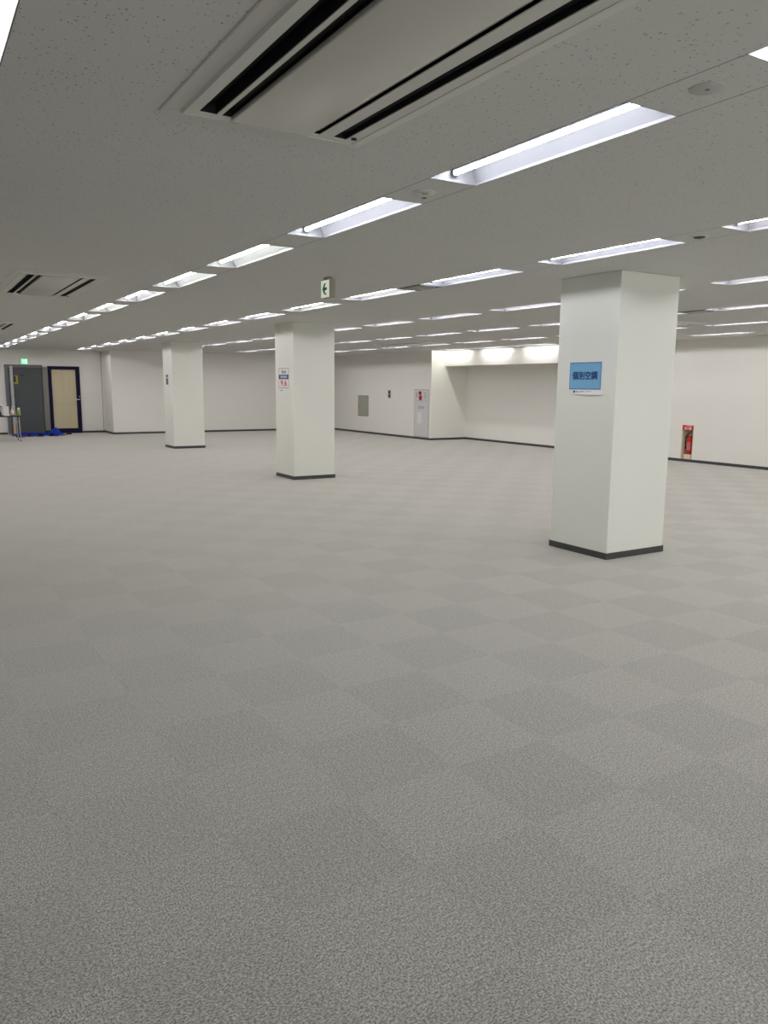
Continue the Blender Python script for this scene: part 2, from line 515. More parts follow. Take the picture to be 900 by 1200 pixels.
def fixture_meshes():
    # reflector trough: sloping sides and ends, open downwards; thin lip round the opening
    bm = bmesh.new()
    a, b = LW / 2 - 0.001, LL / 2 - 0.001
    lv = [(a, b, 0.0), (a, b, 0.014), (a - 0.05, b - 0.015, 0.095)]
    rings = []
    for X, Y, Z in lv:
        rings.append([bm.verts.new(p) for p in ((-X, -Y, Z), (X, -Y, Z), (X, Y, Z), (-X, Y, Z))])
    for p, q in zip(rings, rings[1:]):
        for i in range(4): bm.faces.new((p[i], q[i], q[(i + 1) % 4], p[(i + 1) % 4]))
    bm.faces.new(rings[-1])
    sol = 0.004
    bmesh.ops.recalc_face_normals(bm, faces=bm.faces[:])
    bmesh.ops.solidify(bm, geom=bm.faces[:], thickness=-sol)
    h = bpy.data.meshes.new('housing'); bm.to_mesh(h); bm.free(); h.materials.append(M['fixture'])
    tb = tube([(0, -0.597, 0), (0, 0.597, 0)], 0.0165, 12)
    t = bpy.data.meshes.new('tube'); tb.to_mesh(t); tb.free(); t.shade_smooth(); t.set_sharp_from_angle(angle=1.0)
    t.materials.append(M['tube']); t.materials.append(M['tube_back'])
    for p in t.polygons:                      # diffuser below, opaque aluminium back above
        if p.normal.z > -0.15 or abs(p.normal.y) > 0.9: p.material_index = 1
    variants = [t]
    for nm in ('tube_cool', 'tube_warm'):
        c = t.copy(); c.materials[0] = M[nm]; variants.append(c)
    s = bmesh.new()
    box(s, -0.017, 0.017, -0.012, 0.0, -0.02, 0.055)
    bmesh.ops.bevel(s, geom=s.edges[:], offset=0.004, segments=2, affect='EDGES')
    sk = bpy.data.meshes.new('socket'); s.to_mesh(s and sk); s.free(); sk.materials.append(M['socket'])
    return h, variants, sk
HM, TM, SM = fixture_meshes()
TUBE_Z = 0.045
VAR = {(1, 3): 2, (1, 4): 2, (1, 1): 1, (1, 2): 1, (2, 2): 1, (2, 3): 1, (2, 5): 2, (1, 6): 2, (1, 7): 2, (1, 10): 2,
       (6, 10): 2, (2, 9): 2, (5, 1): 2, (4, 4): 2, (3, 1): 1}
cnt = {}
for r, k, x, y in fixtures:
    vis = in_view(x, y)
    if r == 0:
        lab = 'recessed ceiling tube light cut off at the top left corner' if vis else None
    elif vis:
        i = cnt[r] = cnt.get(r, -1) + 1
        lab = 'recessed tube light, %s in %s' % (ORD[i], ROWN[r])
    if not vis: lab = 'recessed ceiling tube light hidden behind a pillar or outside the frame'
    t = thing('ceiling_light', lab, 'ceiling light', (x, y, CEIL), group='recessed ceiling lights' if vis else 'recessed ceiling lights out of sight')
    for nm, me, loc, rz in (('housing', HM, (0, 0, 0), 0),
                            ('tube', TM[VAR.get((r, k), 0)], (0, 0, TUBE_Z), 0),
                            ('socket', SM, (0, -0.592, TUBE_Z), 0), ('socket', SM, (0, 0.592, TUBE_Z), math.pi)):
        o = bpy.data.objects.new(nm, me)
        COL.objects.link(o); o.parent = t; o.location = loc; o.rotation_euler = (0, 0, rz)

# ------------------------------------------------------------------ ceiling air conditioners
ACL = ['large two-way ceiling air conditioner overhead with three black slots',
       'two-way ceiling air conditioner at the left edge, the closer one there',
       'small-looking ceiling air conditioner cut off at the left edge beneath the nearer one',
       'far ceiling air conditioner seen edge-on just right of the nearest pillar',
       'far ceiling air conditioner seen edge-on above the wall switch']
def make_ac():
    # local origin: centre, at ceiling level; x across (slots at x), y along
    t = thing('ceiling_air_conditioner', ACL[0], 'air conditioner', (0, 0, 0), group='ceiling air conditioners')
    w, l = 0.428, 1.02
    s = [(-0.315, -0.247), (-0.228, -0.176), (0.243, 0.305)]       # slot x ranges
    ye = 0.895
    # outer flange slopes from the ceiling board down to the raised rim
    fl_ = bmesh.new()
    rr_ = []
    for X, Y, Z in ((w, l, -0.001), (w - 0.004, l - 0.004, -0.007), (0.368, 0.95, -0.013), (0.362, 0.943, -0.026), (0.352, 0.933, -0.026), (0.352, 0.933, -0.020)):
        rr_.append([fl_.verts.new(p) for p in ((-X, -Y, Z), (X, -Y, Z), (X, Y, Z), (-X, Y, Z))])
    for p, q in zip(rr_, rr_[1:]):
        for i in range(4): fl_.faces.new((p[i], p[(i + 1) % 4], q[(i + 1) % 4], q[i]))
    bmesh.ops.recalc_face_normals(fl_, faces=fl_.faces[:])
    obj('flange', fl_, M['ac_frame'], t)
    xs_ = sorted([-0.352, 0.352, 0.185] + [v for a in s for v in a])
    body = grid_plate(xs_, [-0.935, -ye, ye, 0.935], -0.024, -0.020,
                      lambda a, b: abs(b) < ye and (any(p < a < q for p, q in s) or -0.176 < a < 0.185))
    obj('frame', body, M['ac_frame'], t)
    # black casing above
    c = bmesh.new()
    for p in ((-0.345, 0.345, -0.955, 0.955, 0.16, 0.17), (-0.349, -0.345, -0.955, 0.955, -0.003, 0.17), (0.345, 0.349, -0.955, 0.955, -0.003, 0.17),
              (-0.349, 0.349, -0.959, -0.955, -0.003, 0.17), (-0.349, 0.349, 0.955, 0.959, -0.003, 0.17)):
        box(c, *p)
    for a, b in s:
        for p in ((a - 0.002, a, -ye, ye, -0.0195, 0.12), (b, b + 0.002, -ye, ye, -0.0195, 0.12),
                  (a, b, -ye - 0.002, -ye, -0.0195, 0.12), (a, b, ye, ye + 0.002, -0.0195, 0.12)):
            box(c, *p)
    obj('casing', c, M['ac_dark'], t)
    p = bx(-0.187, 0.141, -0.905, 0.905, -0.036, -0.014, bevel=0.006, seg=3)
    obj('intake_panel', p, M['ac_panel'], t, smooth=True)
    g = bx(-0.170, 0.184, -0.893, 0.893, -0.008, -0.004)
    obj('intake_tray', g, M['ac_frame'], t)
    for (a, b), ang in zip(s, (0.5, -0.5, -0.5)):
        v = bmesh.new()
        wd = (b - a) * 0.30
        for i in range(7):
            u = -1 + i / 3
            for yy in (-ye + 0.01, ye - 0.01):
                X, Z = u * wd, 0.010 - 0.010 * u * u
                v.verts.new(((a + b) / 2 + X * math.cos(ang) - Z * math.sin(ang) * 0.5, yy, 0.002 + X * math.sin(ang) + Z * 0.6))
        v.verts.ensure_lookup_table()
        for i in range(6):
            v.faces.new((v.verts[2 * i], v.verts[2 * i + 1], v.verts[2 * i + 3], v.verts[2 * i + 2]))
        bmesh.ops.solidify(v, geom=v.faces[:], thickness=0.003)
        obj('air_vane', v, M['ac_vane'], t, smooth=True)
    k = lathe([(0.004, -0.003), (0.012, -0.001), (0.012, 0.004)], 12)
    obj('receiver_lens', shift(k, 0.325, 0.86, -0.028), M['silver_dark'], t, smooth=True)
    return t
ac0 = make_ac()
kids = list(ac0.children)
for i, (x, y) in enumerate(AC):
    if i == 0: t = ac0
    else:
        t = ac0.copy(); COL.objects.link(t)
        for c in kids:
            d = c.copy(); COL.objects.link(d); d.parent = t
    t.location = (x, y, CEIL); t['label'] = ACL[i]

# ------------------------------------------------------------------ small ceiling fittings
t = thing('sprinkler_head', 'round sprinkler plate between the two largest visible ceiling lights', 'sprinkler', (2.438, 3.615, CEIL))
obj('cover_plate', lathe([(0.062, 0.0), (0.062, -0.003), (0.050, -0.009), (0.024, -0.010), (0.022, -0.004)], 32), M['ac_frame'], t, smooth=True)
for s in (-1, 1):
    obj('yoke_arm', tube([(s * 0.010, 0, -0.004), (s * 0.014, 0, -0.018), (s * 0.006, 0, -0.030)], 0.0025), M['steel'], t)
obj('deflector', lathe([(0.014, -0.032), (0.014, -0.030), (0.004, -0.029)], 16), M['silver_dark'], t)
t = thing('ceiling_speaker', 'round brown-centred ceiling fitting right of the light above the nearest pillar', 'ceiling fitting', (4.69, 3.60, CEIL))
obj('ring', lathe([(0.062, 0.0), (0.062, -0.005), (0.050, -0.008), (0.042, -0.004)], 32), M['ac_frame'], t, smooth=True)
obj('centre_cap', lathe([(0.040, -0.003), (0.038, -0.010), (0.020, -0.016), (0.006, -0.016)], 24), M['silver_dark'], t, smooth=True)
t = thing('blank_ceiling_plate', 'faint flat round cover plate on the ceiling near the top right', 'ceiling fitting', (2.438, 1.88, CEIL))
obj('cover_disc', lathe([(0.062, 0.0), (0.062, -0.002), (0.058, -0.004), (0.01, -0.0045)], 32), M['blank_plate'], t, smooth=True)
obj('centre_hole', lathe([(0.009, -0.0045), (0.008, -0.0055), (0.004, -0.006)], 12), M['grey_ink'], t)
for x, lab in ((4.681, 'small square ceiling hatch in the light row left of the nearest pillar'),
               (9.192, 'small square ceiling hatch between far lights right of the nearest pillar')):
    t = thing('ceiling_hatch', lab, 'ceiling fitting', (x, 7.0, CEIL), group='ceiling hatches')
    fr = grid_plate([-0.14, -0.12, 0.12, 0.14], [-0.22, -0.20, 0.20, 0.22], -0.008, -0.0005, lambda a, b: abs(a) < 0.12 and abs(b) < 0.2)
    obj('frame', fr, M['grey_ink'], t)
    obj('hatch_panel', bx(-0.12, 0.12, -0.12, 0.12, -0.012, -0.001, bevel=0.002), M['hatch'], t)

# ------------------------------------------------------------------ hanging exit direction sign
t = thing('exit_sign', 'small white box sign with a green arrow hanging from the ceiling', 'exit sign', (3.50, 6.86, CEIL))
obj('bracket', bx(0.012, 0.052, -0.055, 0.055, -0.028, -0.0005), M['exit_case'], t)
obj('case', bx(0.0, 0.064, -0.088, 0.088, -0.196, -0.026, bevel=0.004), M['exit_case'], t)
f = obj('lit_face', bx(-0.003, 0.0, -0.082, 0.082, -0.19, -0.032), M['white_lit'], t)
ar = bmesh.new()
def poly(bm, pts, d=0.0012):
    a = [bm.verts.new((x, y, 0)) for x, y in pts]; b = [bm.verts.new((x, y, d)) for x, y in pts]
    bm.faces.new(a[::-1]); bm.faces.new(b)
    for i in range(len(pts)):
        j = (i + 1) % len(pts); bm.faces.new((a[i], a[j], b[j], b[i]))
poly(ar, [(-0.055, 0), (-0.012, 0.052), (0.018, 0.052), (-0.008, 0.013), (0.04, 0.013), (0.04, -0.013), (-0.008, -0.013), (0.018, -0.052), (-0.012, -0.052)])
poly(ar, [(0.012, -0.058), (0.034, -0.058), (0.034, -0.046), (0.012, -0.046)])
obj('arrow', to_minus_x(ar, -0.003, 0, -0.111), M['green_ink'], f)

# ------------------------------------------------------------------ far left: doors
def door_dark():
    t = thing('door_1', '', '', (2.58, YD, 0))
    del t['label'], t['category']
    t['kind'] = 'structure'
    fr = bmesh.new()
    box(fr, 0.0, 0.10, -0.06, 0, 0, 2.13)
    box(fr, 0.10, 1.075, -0.06, 0, 2.065, 2.13)
    obj('door_frame', fr, M['door_frame_grey'], t)
    lf = obj('door_leaf', bx(0.10, 1.06, -0.035, 0, 0.02, 2.05, bevel=0.003), M['door_grey'], t)
    obj('door_sill', bx(0.10, 1.06, -0.05, 0, 0, 0.02), M['black'], t)
    s = obj('warning_sticker', bx(0.245, 0.36, -0.038, -0.035, 1.54, 1.80), M['yellow'], lf)
    obj('sticker_symbol', bx(0.245, 0.30, -0.040, -0.038, 1.60, 1.78), M['black_ink'], s)
    obj('name_plate', bx(0.44, 0.54, -0.038, -0.035, 1.79, 1.82), M['black_ink'], lf)
    obj('side_panel', bx(1.06, 1.215, -0.075, 0, 0.10, 2.06, bevel=0.004), M['pilaster'], t)
    obj('side_panel_foot', bx(1.06, 1.215, -0.070, 0, 0.0, 0.10), M['black'], t)
    pf = obj('upright_post', bx(0.13, 0.215, -0.16, -0.062, 0.30, 2.09, bevel=0.006), M['alu'], t)
    obj('post_foot', bx(0.135, 0.21, -0.155, -0.065, 0.0, 0.30), M['tan'], t)
    obj('post_latch', bx(0.20, 0.225, -0.17, -0.14, 1.18, 1.21), M['silver_dark'], pf)
    return t
door_dark()
def door_navy():
    t = thing('door_2', '', '', (3.80, YD, 0))
    del t['label'], t['category']
    t['kind'] = 'structure'
    W_, H_ = 0.945, 2.105
    fr = bmesh.new()
    a = grid_plate([0, 0.105, W_ - 0.125, W_], [0, 0.155, H_ - 0.105, H_], 0, 0.06, lambda x, y: 0.105 < x < W_ - 0.125 and 0.155 < y < H_ - 0.105)
    obj('door_frame', to_minus_y(a, 0, 0, 0), M['navy'], t)
    p = obj('screen_panel', bx(0.105, W_ - 0.125, -0.030, -0.005, 0.155, H_ - 0.105), M['blind'], t)
    sm = bmesh.new()
    box(sm, 0.42, 0.425, -0.032, -0.030, 1.30, H_ - 0.105)
    box(sm, 0.63, 0.635, -0.032, -0.030, 1.30, H_ - 0.105)
    box(sm, 0.105, W_ - 0.125, -0.032, -0.030, 0.905, 0.912)
    obj('screen_seam', sm, M['blind_seam'], p)
    h = obj('door_handle', tube([(0.90, -0.06, 1.07), (0.90, -0.11, 1.07), (0.87, -0.115, 1.07), (0.77, -0.115, 1.07)], 0.013), M['plastic_white'], t)
    k = lathe([(0.02, 0), (0.02, 0.008), (0.012, 0.012)], 16)
    obj('key_cylinder', to_minus_y(k, 0.905, -0.06, 1.16), M['steel'], t)
    return t
door_navy()
t = thing('emergency_exit_sign', 'lit green emergency exit sign on the wall above the dark grey door', 'exit sign', (3.15, YD, 2.23))
obj('case', bx(-0.10, 0.10, -0.05, 0, -0.085, 0.085, bevel=0.006), M['exit_case'], t)
f = obj('lit_face', bx(-0.094, 0.094, -0.053, -0.05, -0.079, 0.079), M['green_lit'], t)
rm = bmesh.new()          # running figure and doorway
poly(rm, [(0.03, -0.06), (0.075, -0.06), (0.075, 0.06), (0.03, 0.06)])
poly(rm, [(-0.012 + 0.014 * math.cos(i * math.pi / 5), 0.045 + 0.014 * math.sin(i * math.pi / 5)) for i in range(10)])
poly(rm, [(-0.03, 0.03), (0.0, 0.03), (0.01, -0.005), (-0.018, -0.01)])
poly(rm, [(-0.03, 0.03), (-0.055, 0.012), (-0.05, 0.004), (-0.025, 0.018)])
poly(rm, [(-0.018, -0.008), (0.0, -0.006), (-0.03, -0.035), (-0.065, -0.05), (-0.065, -0.04), (-0.035, -0.025)])
poly(rm, [(-0.004, -0.008), (0.010, -0.005), (0.022, -0.055), (0.010, -0.058)])
obj('running_figure', to_minus_y(rm, 0, -0.053, 0), M['pale_lit'], f)
t = thing('wall_outlet', 'small beige wall outlet low on the step right of the navy door', 'outlet', (XS, 26.0, 0.29))
obj('cover_plate', bx(-0.006, 0, -0.04, 0.04, -0.09, 0.09, bevel=0.002), M['cream'], t)
ob = bmesh.new(); box(ob, -0.008, -0.006, -0.016, -0.008, -0.012, 0.012); box(ob, -0.008, -0.006, 0.008, 0.016, -0.012, 0.012)
obj('socket_slot', ob, M['black'], t)

# ------------------------------------------------------------------ folding table and what stands on it
TX1, TY0, TY1, TZ = 2.60, 23.22, 23.92, 0.70
t = thing('folding_table', 'dark-topped folding table with chrome legs at the left edge', 'table', (1.70, (TY0 + TY1) / 2, 0))
obj('table_top', bx(-0.9, 0.9, -0.35, 0.35, TZ - 0.035, TZ, bevel=0.006), M['table_top'], t)
for sx in (-1, 1):
    for sy in (-1, 1):
        leg = obj('leg', tube([(sx * 0.84, sy * 0.30, TZ - 0.036), (sx * 0.85, sy * 0.31, 0.02)], 0.0125), M['chrome'], t)
        obj('leg_foot', lathe([(0.015, 0), (0.017, 0.008), (0.014, 0.03)], 12, off=(sx * 0.85, sy * 0.31, 0)), M['black'], leg)
    obj('cross_bar', tube([(sx * 0.842, -0.30, 0.52), (sx * 0.842, 0.30, 0.52)], 0.009), M['chrome'], t)
bx_, by_ = 0, TY0 + 0.25
t = thing('hand_gel_bottle', 'white pump bottle on the folding table', 'bottle', (2.40, by_, TZ + 0.012))
obj('body', lathe([(0.038, 0), (0.042, 0.006), (0.042, 0.10), (0.034, 0.125), (0.014, 0.145), (0.013, 0.16)], 20), M['plastic_white'], t, smooth=True)
pc = lathe([(0.016, 0.16), (0.016, 0.178), (0.006, 0.182), (0.006, 0.215), (0.016, 0.217), (0.014, 0.228)], 16)
obj('pump_head', tube([(0, 0, 0.222), (0.05, 0, 0.224), (0.068, 0, 0.212)], 0.007, 8, pc), M['plastic_white'], t, smooth=True)
t = thing('green_bottle', 'green bottle with a white cap at the end of the folding table', 'bottle', (2.545, TY0 + 0.10, TZ))
obj('body', lathe([(0.043, 0), (0.048, 0.006), (0.048, 0.115), (0.036, 0.15), (0.022, 0.16)], 20), M['green_liquid'], t, smooth=True)
obj('cap', lathe([(0.030, 0.155), (0.032, 0.16), (0.032, 0.205), (0.026, 0.212)], 20), M['plastic_white'], t, smooth=True)
t = tag(obj('wooden_tray', grid_plate([-0.09, -0.084, 0.084, 0.09], [-0.12, -0.114, 0.114, 0.12], 0, 0.035, lambda a, b: abs(a) < 0.084 and abs(b) < 0.114, bx(-0.09, 0.09, -0.12, 0.12, 0, 0.01)), M['tan']),
        'low tan tray under the white pump bottle', 'tray'); t.location = (2.405, by_, TZ)
t = thing('tissue_box', 'upright white box on the folding table', 'box', (2.235, TY0 + 0.12, TZ + 0.012))
obj('carton', bx(-0.07, 0.07, -0.045, 0.045, 0, 0.235, bevel=0.004), M['paper'], t)
obj('label_band', bx(-0.0705, 0.0705, -0.0455, 0.0455, 0.03, 0.05), M['hydrant'], t)
t = tag(obj('paper_stack', bx(-0.072, 0.072, -0.12, 0.12, 0, 0.012, bevel=0.001), M['paper']), 'flat white papers under the upright white box', 'paper')
t.location = (2.24, TY0 + 0.13, TZ)
t = thing('electric_kettle', 'pale rounded appliance with a black base cut off at the left edge', 'appliance', (2.02, TY0 + 0.2, TZ))
obj('base', lathe([(0.10, 0), (0.115, 0.01), (0.11, 0.09), (0.095, 0.11)], 28), M['black'], t, smooth=True)
obj('body', lathe([(0.098, 0.11), (0.125, 0.15), (0.13, 0.22), (0.12, 0.29), (0.09, 0.325)], 28), M['pot'], t, smooth=True)
obj('lid', lathe([(0.09, 0.325), (0.075, 0.345), (0.02, 0.352)], 28), M['black'], t, smooth=True)
obj('control_band', lathe([(0.131, 0.235), (0.133, 0.24), (0.131, 0.252), (0.125, 0.255)], 28), M['black_ink'], t, smooth=True)

# ------------------------------------------------------------------ blue sheet and slippers
def sheet():
    bm = bmesh.new()
    nx, ny = 90, 30
    x0, x1, y0, y1 = 2.62, 4.04, 25.32, 26.36
    rnd = random.Random(3)
    fs = [(rnd.uniform(3, 16), rnd.uniform(3, 14), rnd.uniform(0, 6), rnd.uniform(0.3, 1)) for _ in range(9)]
    g = []
    for i in range(nx + 1):
        row = []
        for j in range(ny + 1):
            u, v = i / nx, j / ny
            x = x0 + (x1 - x0) * u + 0.05 * math.sin(9 * v + 2 * u)
            y = y0 + (y1 - y0) * v + 0.06 * math.sin(14 * u) + 0.03 * math.sin(31 * u + 1)
            s = sum(a * (1 - abs(math.sin(fx * u + fy * v + p))) for fx, fy, p, a in fs) / 5
            e = min(1, 8 * min(u, 1 - u)) * min(1, 6 * min(v, 1 - v) + 0.15)
            hump = math.exp(-((u - 0.86) / 0.10) ** 2) * 0.6 + 0.35
            z = 0.006 + (0.03 + 0.34 * s * s) * e * hump
            row.append(bm.verts.new((x, y, z)))
        g.append(row)
    for i in range(nx):
        for j in range(ny):
            bm.faces.new((g[i][j], g[i + 1][j], g[i + 1][j + 1], g[i][j + 1]))
    bmesh.ops.solidify(bm, geom=bm.faces[:], thickness=0.002)
    return bm
tag(obj('blue_sheet', sheet(), M['tarp'], smooth=True), 'crumpled bright blue plastic sheet on the floor before the doors', 'plastic sheet')
def slipper_parts():
    n = 24
    def outline(t, sc=1.0):
        a = 2 * math.pi * t
        y = 0.135 * math.cos(a)
        w = 0.048 * (1 + 0.18 * math.cos(a)) * (0.9 + 0.1 * math.cos(2 * a))
        return w * math.sin(a) * sc, y * sc
    bm = bmesh.new()
    rings = []
    for z, s in ((0, 0.96), (0.006, 1), (0.020, 1), (0.024, 0.95)):
        rings.append([bm.verts.new((*outline(i / n, s), z)) for i in range(n)])
    for a, b in zip(rings, rings[1:]):
        for i in range(n): bm.faces.new((a[i], a[(i + 1) % n], b[(i + 1) % n], b[i]))
    bm.faces.new(rings[0][::-1]); bm.faces.new(rings[-1])
    bmesh.ops.recalc_face_normals(bm, faces=bm.faces[:])
    up_ = bmesh.new()
    g = []
    for i in range(9):
        v = i / 8
        y = -0.005 + 0.132 * v
        w = 0.055 * math.sqrt(max(0.02, 1 - (v * 0.97) ** 3))
        h = 0.055 * (1 - v) ** 0.6 + 0.012
        g.append([up_.verts.new((w * math.cos(math.pi * k / 10), y, 0.018 + h * math.sin(math.pi * k / 10))) for k in range(11)])
    for a, b in zip(g, g[1:]):
        for k in range(10): up_.faces.new((a[k], a[k + 1], b[k + 1], b[k]))
    bmesh.ops.solidify(up_, geom=up_.faces[:], thickness=0.005)
    return bm, up_
SL = [(3.00, 25.18, 0.9, 'brown slipper nearest the table leg, before the blue sheet'),
      (3.30, 25.15, -0.9, 'brown slipper in front of the middle of the blue sheet'),
      (3.66, 25.16, 1.1, 'brown slipper at the front right of the blue sheet'),
      (4.17, 25.80, -1.2, 'brown slipper alone on the carpet right of the blue sheet'),
      (2.74, 25.02, 1.9, 'brown slipper behind the table leg, on the left by the sheet')]
sl0 = None
for x, y, a, lab in SL:
    if sl0 is None:
        t = sl0 = thing('slipper', lab, 'slipper', group='brown slippers by the blue sheet')
        s_, u_ = slipper_parts()
        obj('sole', s_, M['shoe_in'], t, smooth=True); obj('upper', u_, M['shoe'], t, smooth=True)
        sk = list(t.children)
    else:
        t = sl0.copy(); COL.objects.link(t)
        for c in sk:
            d = c.copy(); COL.objects.link(d); d.parent = t
    t.location = (x, y, 0); t.rotation_euler = (0, 0, a); t['label'] = lab

# ------------------------------------------------------------------ right far wall: hatch, switch, hydrant cabinet
t = thing('inspection_hatch', 'grey-green square hatch in the far white wall', 'wall hatch', (X1, 22.895, 0.91))
obj('frame', grid_plate([-0.345, -0.325, 0.325, 0.345], [-0.345, -0.325, 0.325, 0.345], 0, 0.006, lambda a, b: abs(a) < 0.325 and abs(b) < 0.325), M['grey_ink'], t)
to = t.children[0].data
to.transform(Matrix(((0, 0, -1, 0), (-1, 0, 0, 0), (0, 1, 0, 0), (0, 0, 0, 1))))
p = obj('hatch_door', bx(-0.010, 0, -0.325, 0.325, -0.325, 0.325, bevel=0.002), M['hatch'], t)
obj('latch', bx(-0.013, -0.010, 0.265, 0.295, -0.05, 0.0), M['silver_dark'], p)
t = thing('wall_switch', 'small dark switch plate between the hatch and the hydrant cabinet', 'switch', (X1, 21.22, 1.32))
obj('switch_plate', bx(-0.008, 0, -0.075, 0.075, -0.125, 0.125, bevel=0.002), M['exit_case'], t)
for z in (0.06, -0.06):
    obj('switch_button', bx(-0.013, -0.008, -0.05, 0.05, z - 0.045, z + 0.045, bevel=0.002), M['silver_dark'], t)

HY, HW, HZ0, HZ1 = 19.385, 0.39, 0.062, 1.485
t = thing('hydrant_cabinet', 'tall pale fire hydrant cabinet with a red lamp in the wall', 'hydrant cabinet', (X1 - 0.001, HY, 0))
body = obj('cabinet_body', bx(-0.010, 0, -HW, HW, HZ0, HZ1, bevel=0.003), M['hydrant_seam'], t)
up_p = obj('alarm_panel', bx(-0.016, -0.010, -HW + 0.03, HW - 0.03, 1.155, HZ1 - 0.03, bevel=0.002), M['hydrant'], t)
dr = obj('cabinet_door', bx(-0.016, -0.010, -HW + 0.03, HW - 0.03, HZ0 + 0.03, 1.14, bevel=0.002), M['hydrant'], t)
lp = lathe([(0.052, 0), (0.052, 0.012), (0.046, 0.035), (0.028, 0.052), (0.006, 0.056)], 20)
obj('alarm_lamp', to_minus_x(lp, -0.016, 0.05, 1.375), M['lamp_red'], t, smooth=True)
cb = lathe([(0.082, 0), (0.082, 0.008), (0.072, 0.014), (0.03, 0.014), (0.024, 0.008)], 28)
obj('call_button', to_minus_x(cb, -0.016, 0.045, 1.238), M['red'], t, smooth=True)
gr = bmesh.new()
for i in range(5):
    box(gr, -0.018, -0.016, 0.20, 0.30, 1.25 + 0.03 * i, 1.262 + 0.03 * i)
obj('alarm_grille', gr, M['grey_ink'], up_p)
gr = bmesh.new()
for i in range(4):
    box(gr, -0.0175, -0.016, -0.27, -0.16 + 0.02 * (i % 2), 1.22 + 0.05 * i, 1.232 + 0.05 * i)
obj('instruction_lines', gr, M['grey_ink'], up_p)
obj('door_lettering', to_minus_x(text_bm('消火栓', 0.105), -0.0165, 0.0, 0.945), M['grey_ink'], dr)
obj('door_notice', bx(-0.018, -0.016, -0.03, 0.19, 0.47, 0.80), M['paper'], dr)

# ------------------------------------------------------------------ fire extinguisher in its niche
t = thing('extinguisher_niche', 'cream-lined recess in the right wall holding the red extinguisher', 'wall recess', (X2, (NY0 + NY1) / 2, 0))
hw = (NY1 - NY0) / 2
lin = bmesh.new()
D = 0.21
box(lin, D, D + 0.004, -hw, hw, NZ0, NZ1)
box(lin, 0.0, D, -hw, -hw + 0.004, NZ0, NZ1)
box(lin, 0.0, D, hw - 0.004, hw, NZ0, NZ1)
box(lin, 0.0, D, -hw + 0.004, hw - 0.004, NZ0, NZ0 + 0.004)
box(lin, 0.0, D, -hw + 0.004, hw - 0.004, NZ1 - 0.004, NZ1)
obj('lining', lin, M['cream'], t)
rim = grid_plate([-hw - 0.012, -hw, hw, hw + 0.012], [NZ0 - 0.012, NZ0, NZ1 - 0.001, NZ1], 0, 0.004, lambda a, b: abs(a) < hw and NZ0 < b < NZ1 - 0.001)
obj('plinth', bx(0.02, D - 0.002, -0.09, 0.09, NZ0 + 0.004, NZ0 + 0.114, bevel=0.004), M['cream'], t)
obj('rim', to_minus_x(rim, 0, 0, 0), M['cream'], t)
t = thing('extinguisher_sign', 'red sign plate with white letters above the fire extinguisher', 'sign', (X2, 10.985, 0.738))
sp = obj('plate', bx(-0.006, 0, -0.14, 0.14, -0.050, 0.055, bevel=0.002), M['red_sign'], t)
obj('white_lettering', to_minus_x(text_bm('消火器', 0.062, 0.0006, 0.001), -0.0065, 0.0, -0.018), M['white_ink'], sp)
sl_ = bmesh.new(); box(sl_, -0.0075, -0.006, -0.105, 0.045, 0.036, 0.044)
obj('white_line', sl_, M['white_ink'], sp)
EX, EY, EZ = X2 + 0.105, 10.992, NZ0 + 0.115
t = thing('fire_extinguisher', 'red fire extinguisher with a black hose standing in the wall recess', 'fire extinguisher', (EX, EY, EZ))
b = obj('cylinder', lathe([(0.058, 0), (0.064, 0.006), (0.066, 0.02), (0.066, 0.335), (0.060, 0.365), (0.040, 0.388), (0.022, 0.40), (0.022, 0.41)], 32), M['red'], t, smooth=True)
lb = bmesh.new()
seg = 14; rr = 0.0668
q = [[lb.verts.new((-rr * math.cos(-0.9 + 1.8 * i / seg), rr * math.sin(-0.9 + 1.8 * i / seg), z)) for i in range(seg + 1)] for z in (0.09, 0.27)]
for i in range(seg): lb.faces.new((q[0][i], q[0][i + 1], q[1][i + 1], q[1][i]))
M['ext_label'] = plain('faded_red_label', srgb(196, 112, 108), 0.4)
obj('cylinder_label', lb, M['ext_label'], b, smooth=True)
obj('neck', lathe([(0.024, 0.41), (0.024, 0.435), (0.016, 0.445)], 16), M['steel'], t, smooth=True)
hd = bmesh.new()
box(hd, -0.016, 0.016, -0.09, 0.03, 0.447, 0.458)
obj('carry_handle', hd, M['black'], t)
lv = bmesh.new()
vs = box(lv, -0.014, 0.014, -0.09, 0.03, 0.470, 0.480)
for v in lv.verts:
    if v.co.y < -0.05: v.co.z += 0.025
obj('squeeze_lever', lv, M['black'], t)
hp = [(0.0, 0.02, 0.445), (-0.01, 0.05, 0.435), (-0.02, 0.08, 0.40), (-0.03, 0.098, 0.34), (-0.03, 0.098, 0.28), (-0.03, 0.092, 0.23), (-0.03, 0.083, 0.18)]
h = obj('hose', tube(hp, 0.011), M['black'], t, smooth=True)
obj('nozzle', tube([(-0.03, 0.083, 0.18), (-0.03, 0.080, 0.13), (-0.03, 0.078, 0.11)], 0.0155), M['black'], h, smooth=True)

# ------------------------------------------------------------------ notices on the pillars
px = PIL[0][0]
t = thing('blue_notice', 'blue landscape notice with dark blue characters on the nearest pillar', 'notice', (px, 5.335, 0))
pw = bmesh.new()
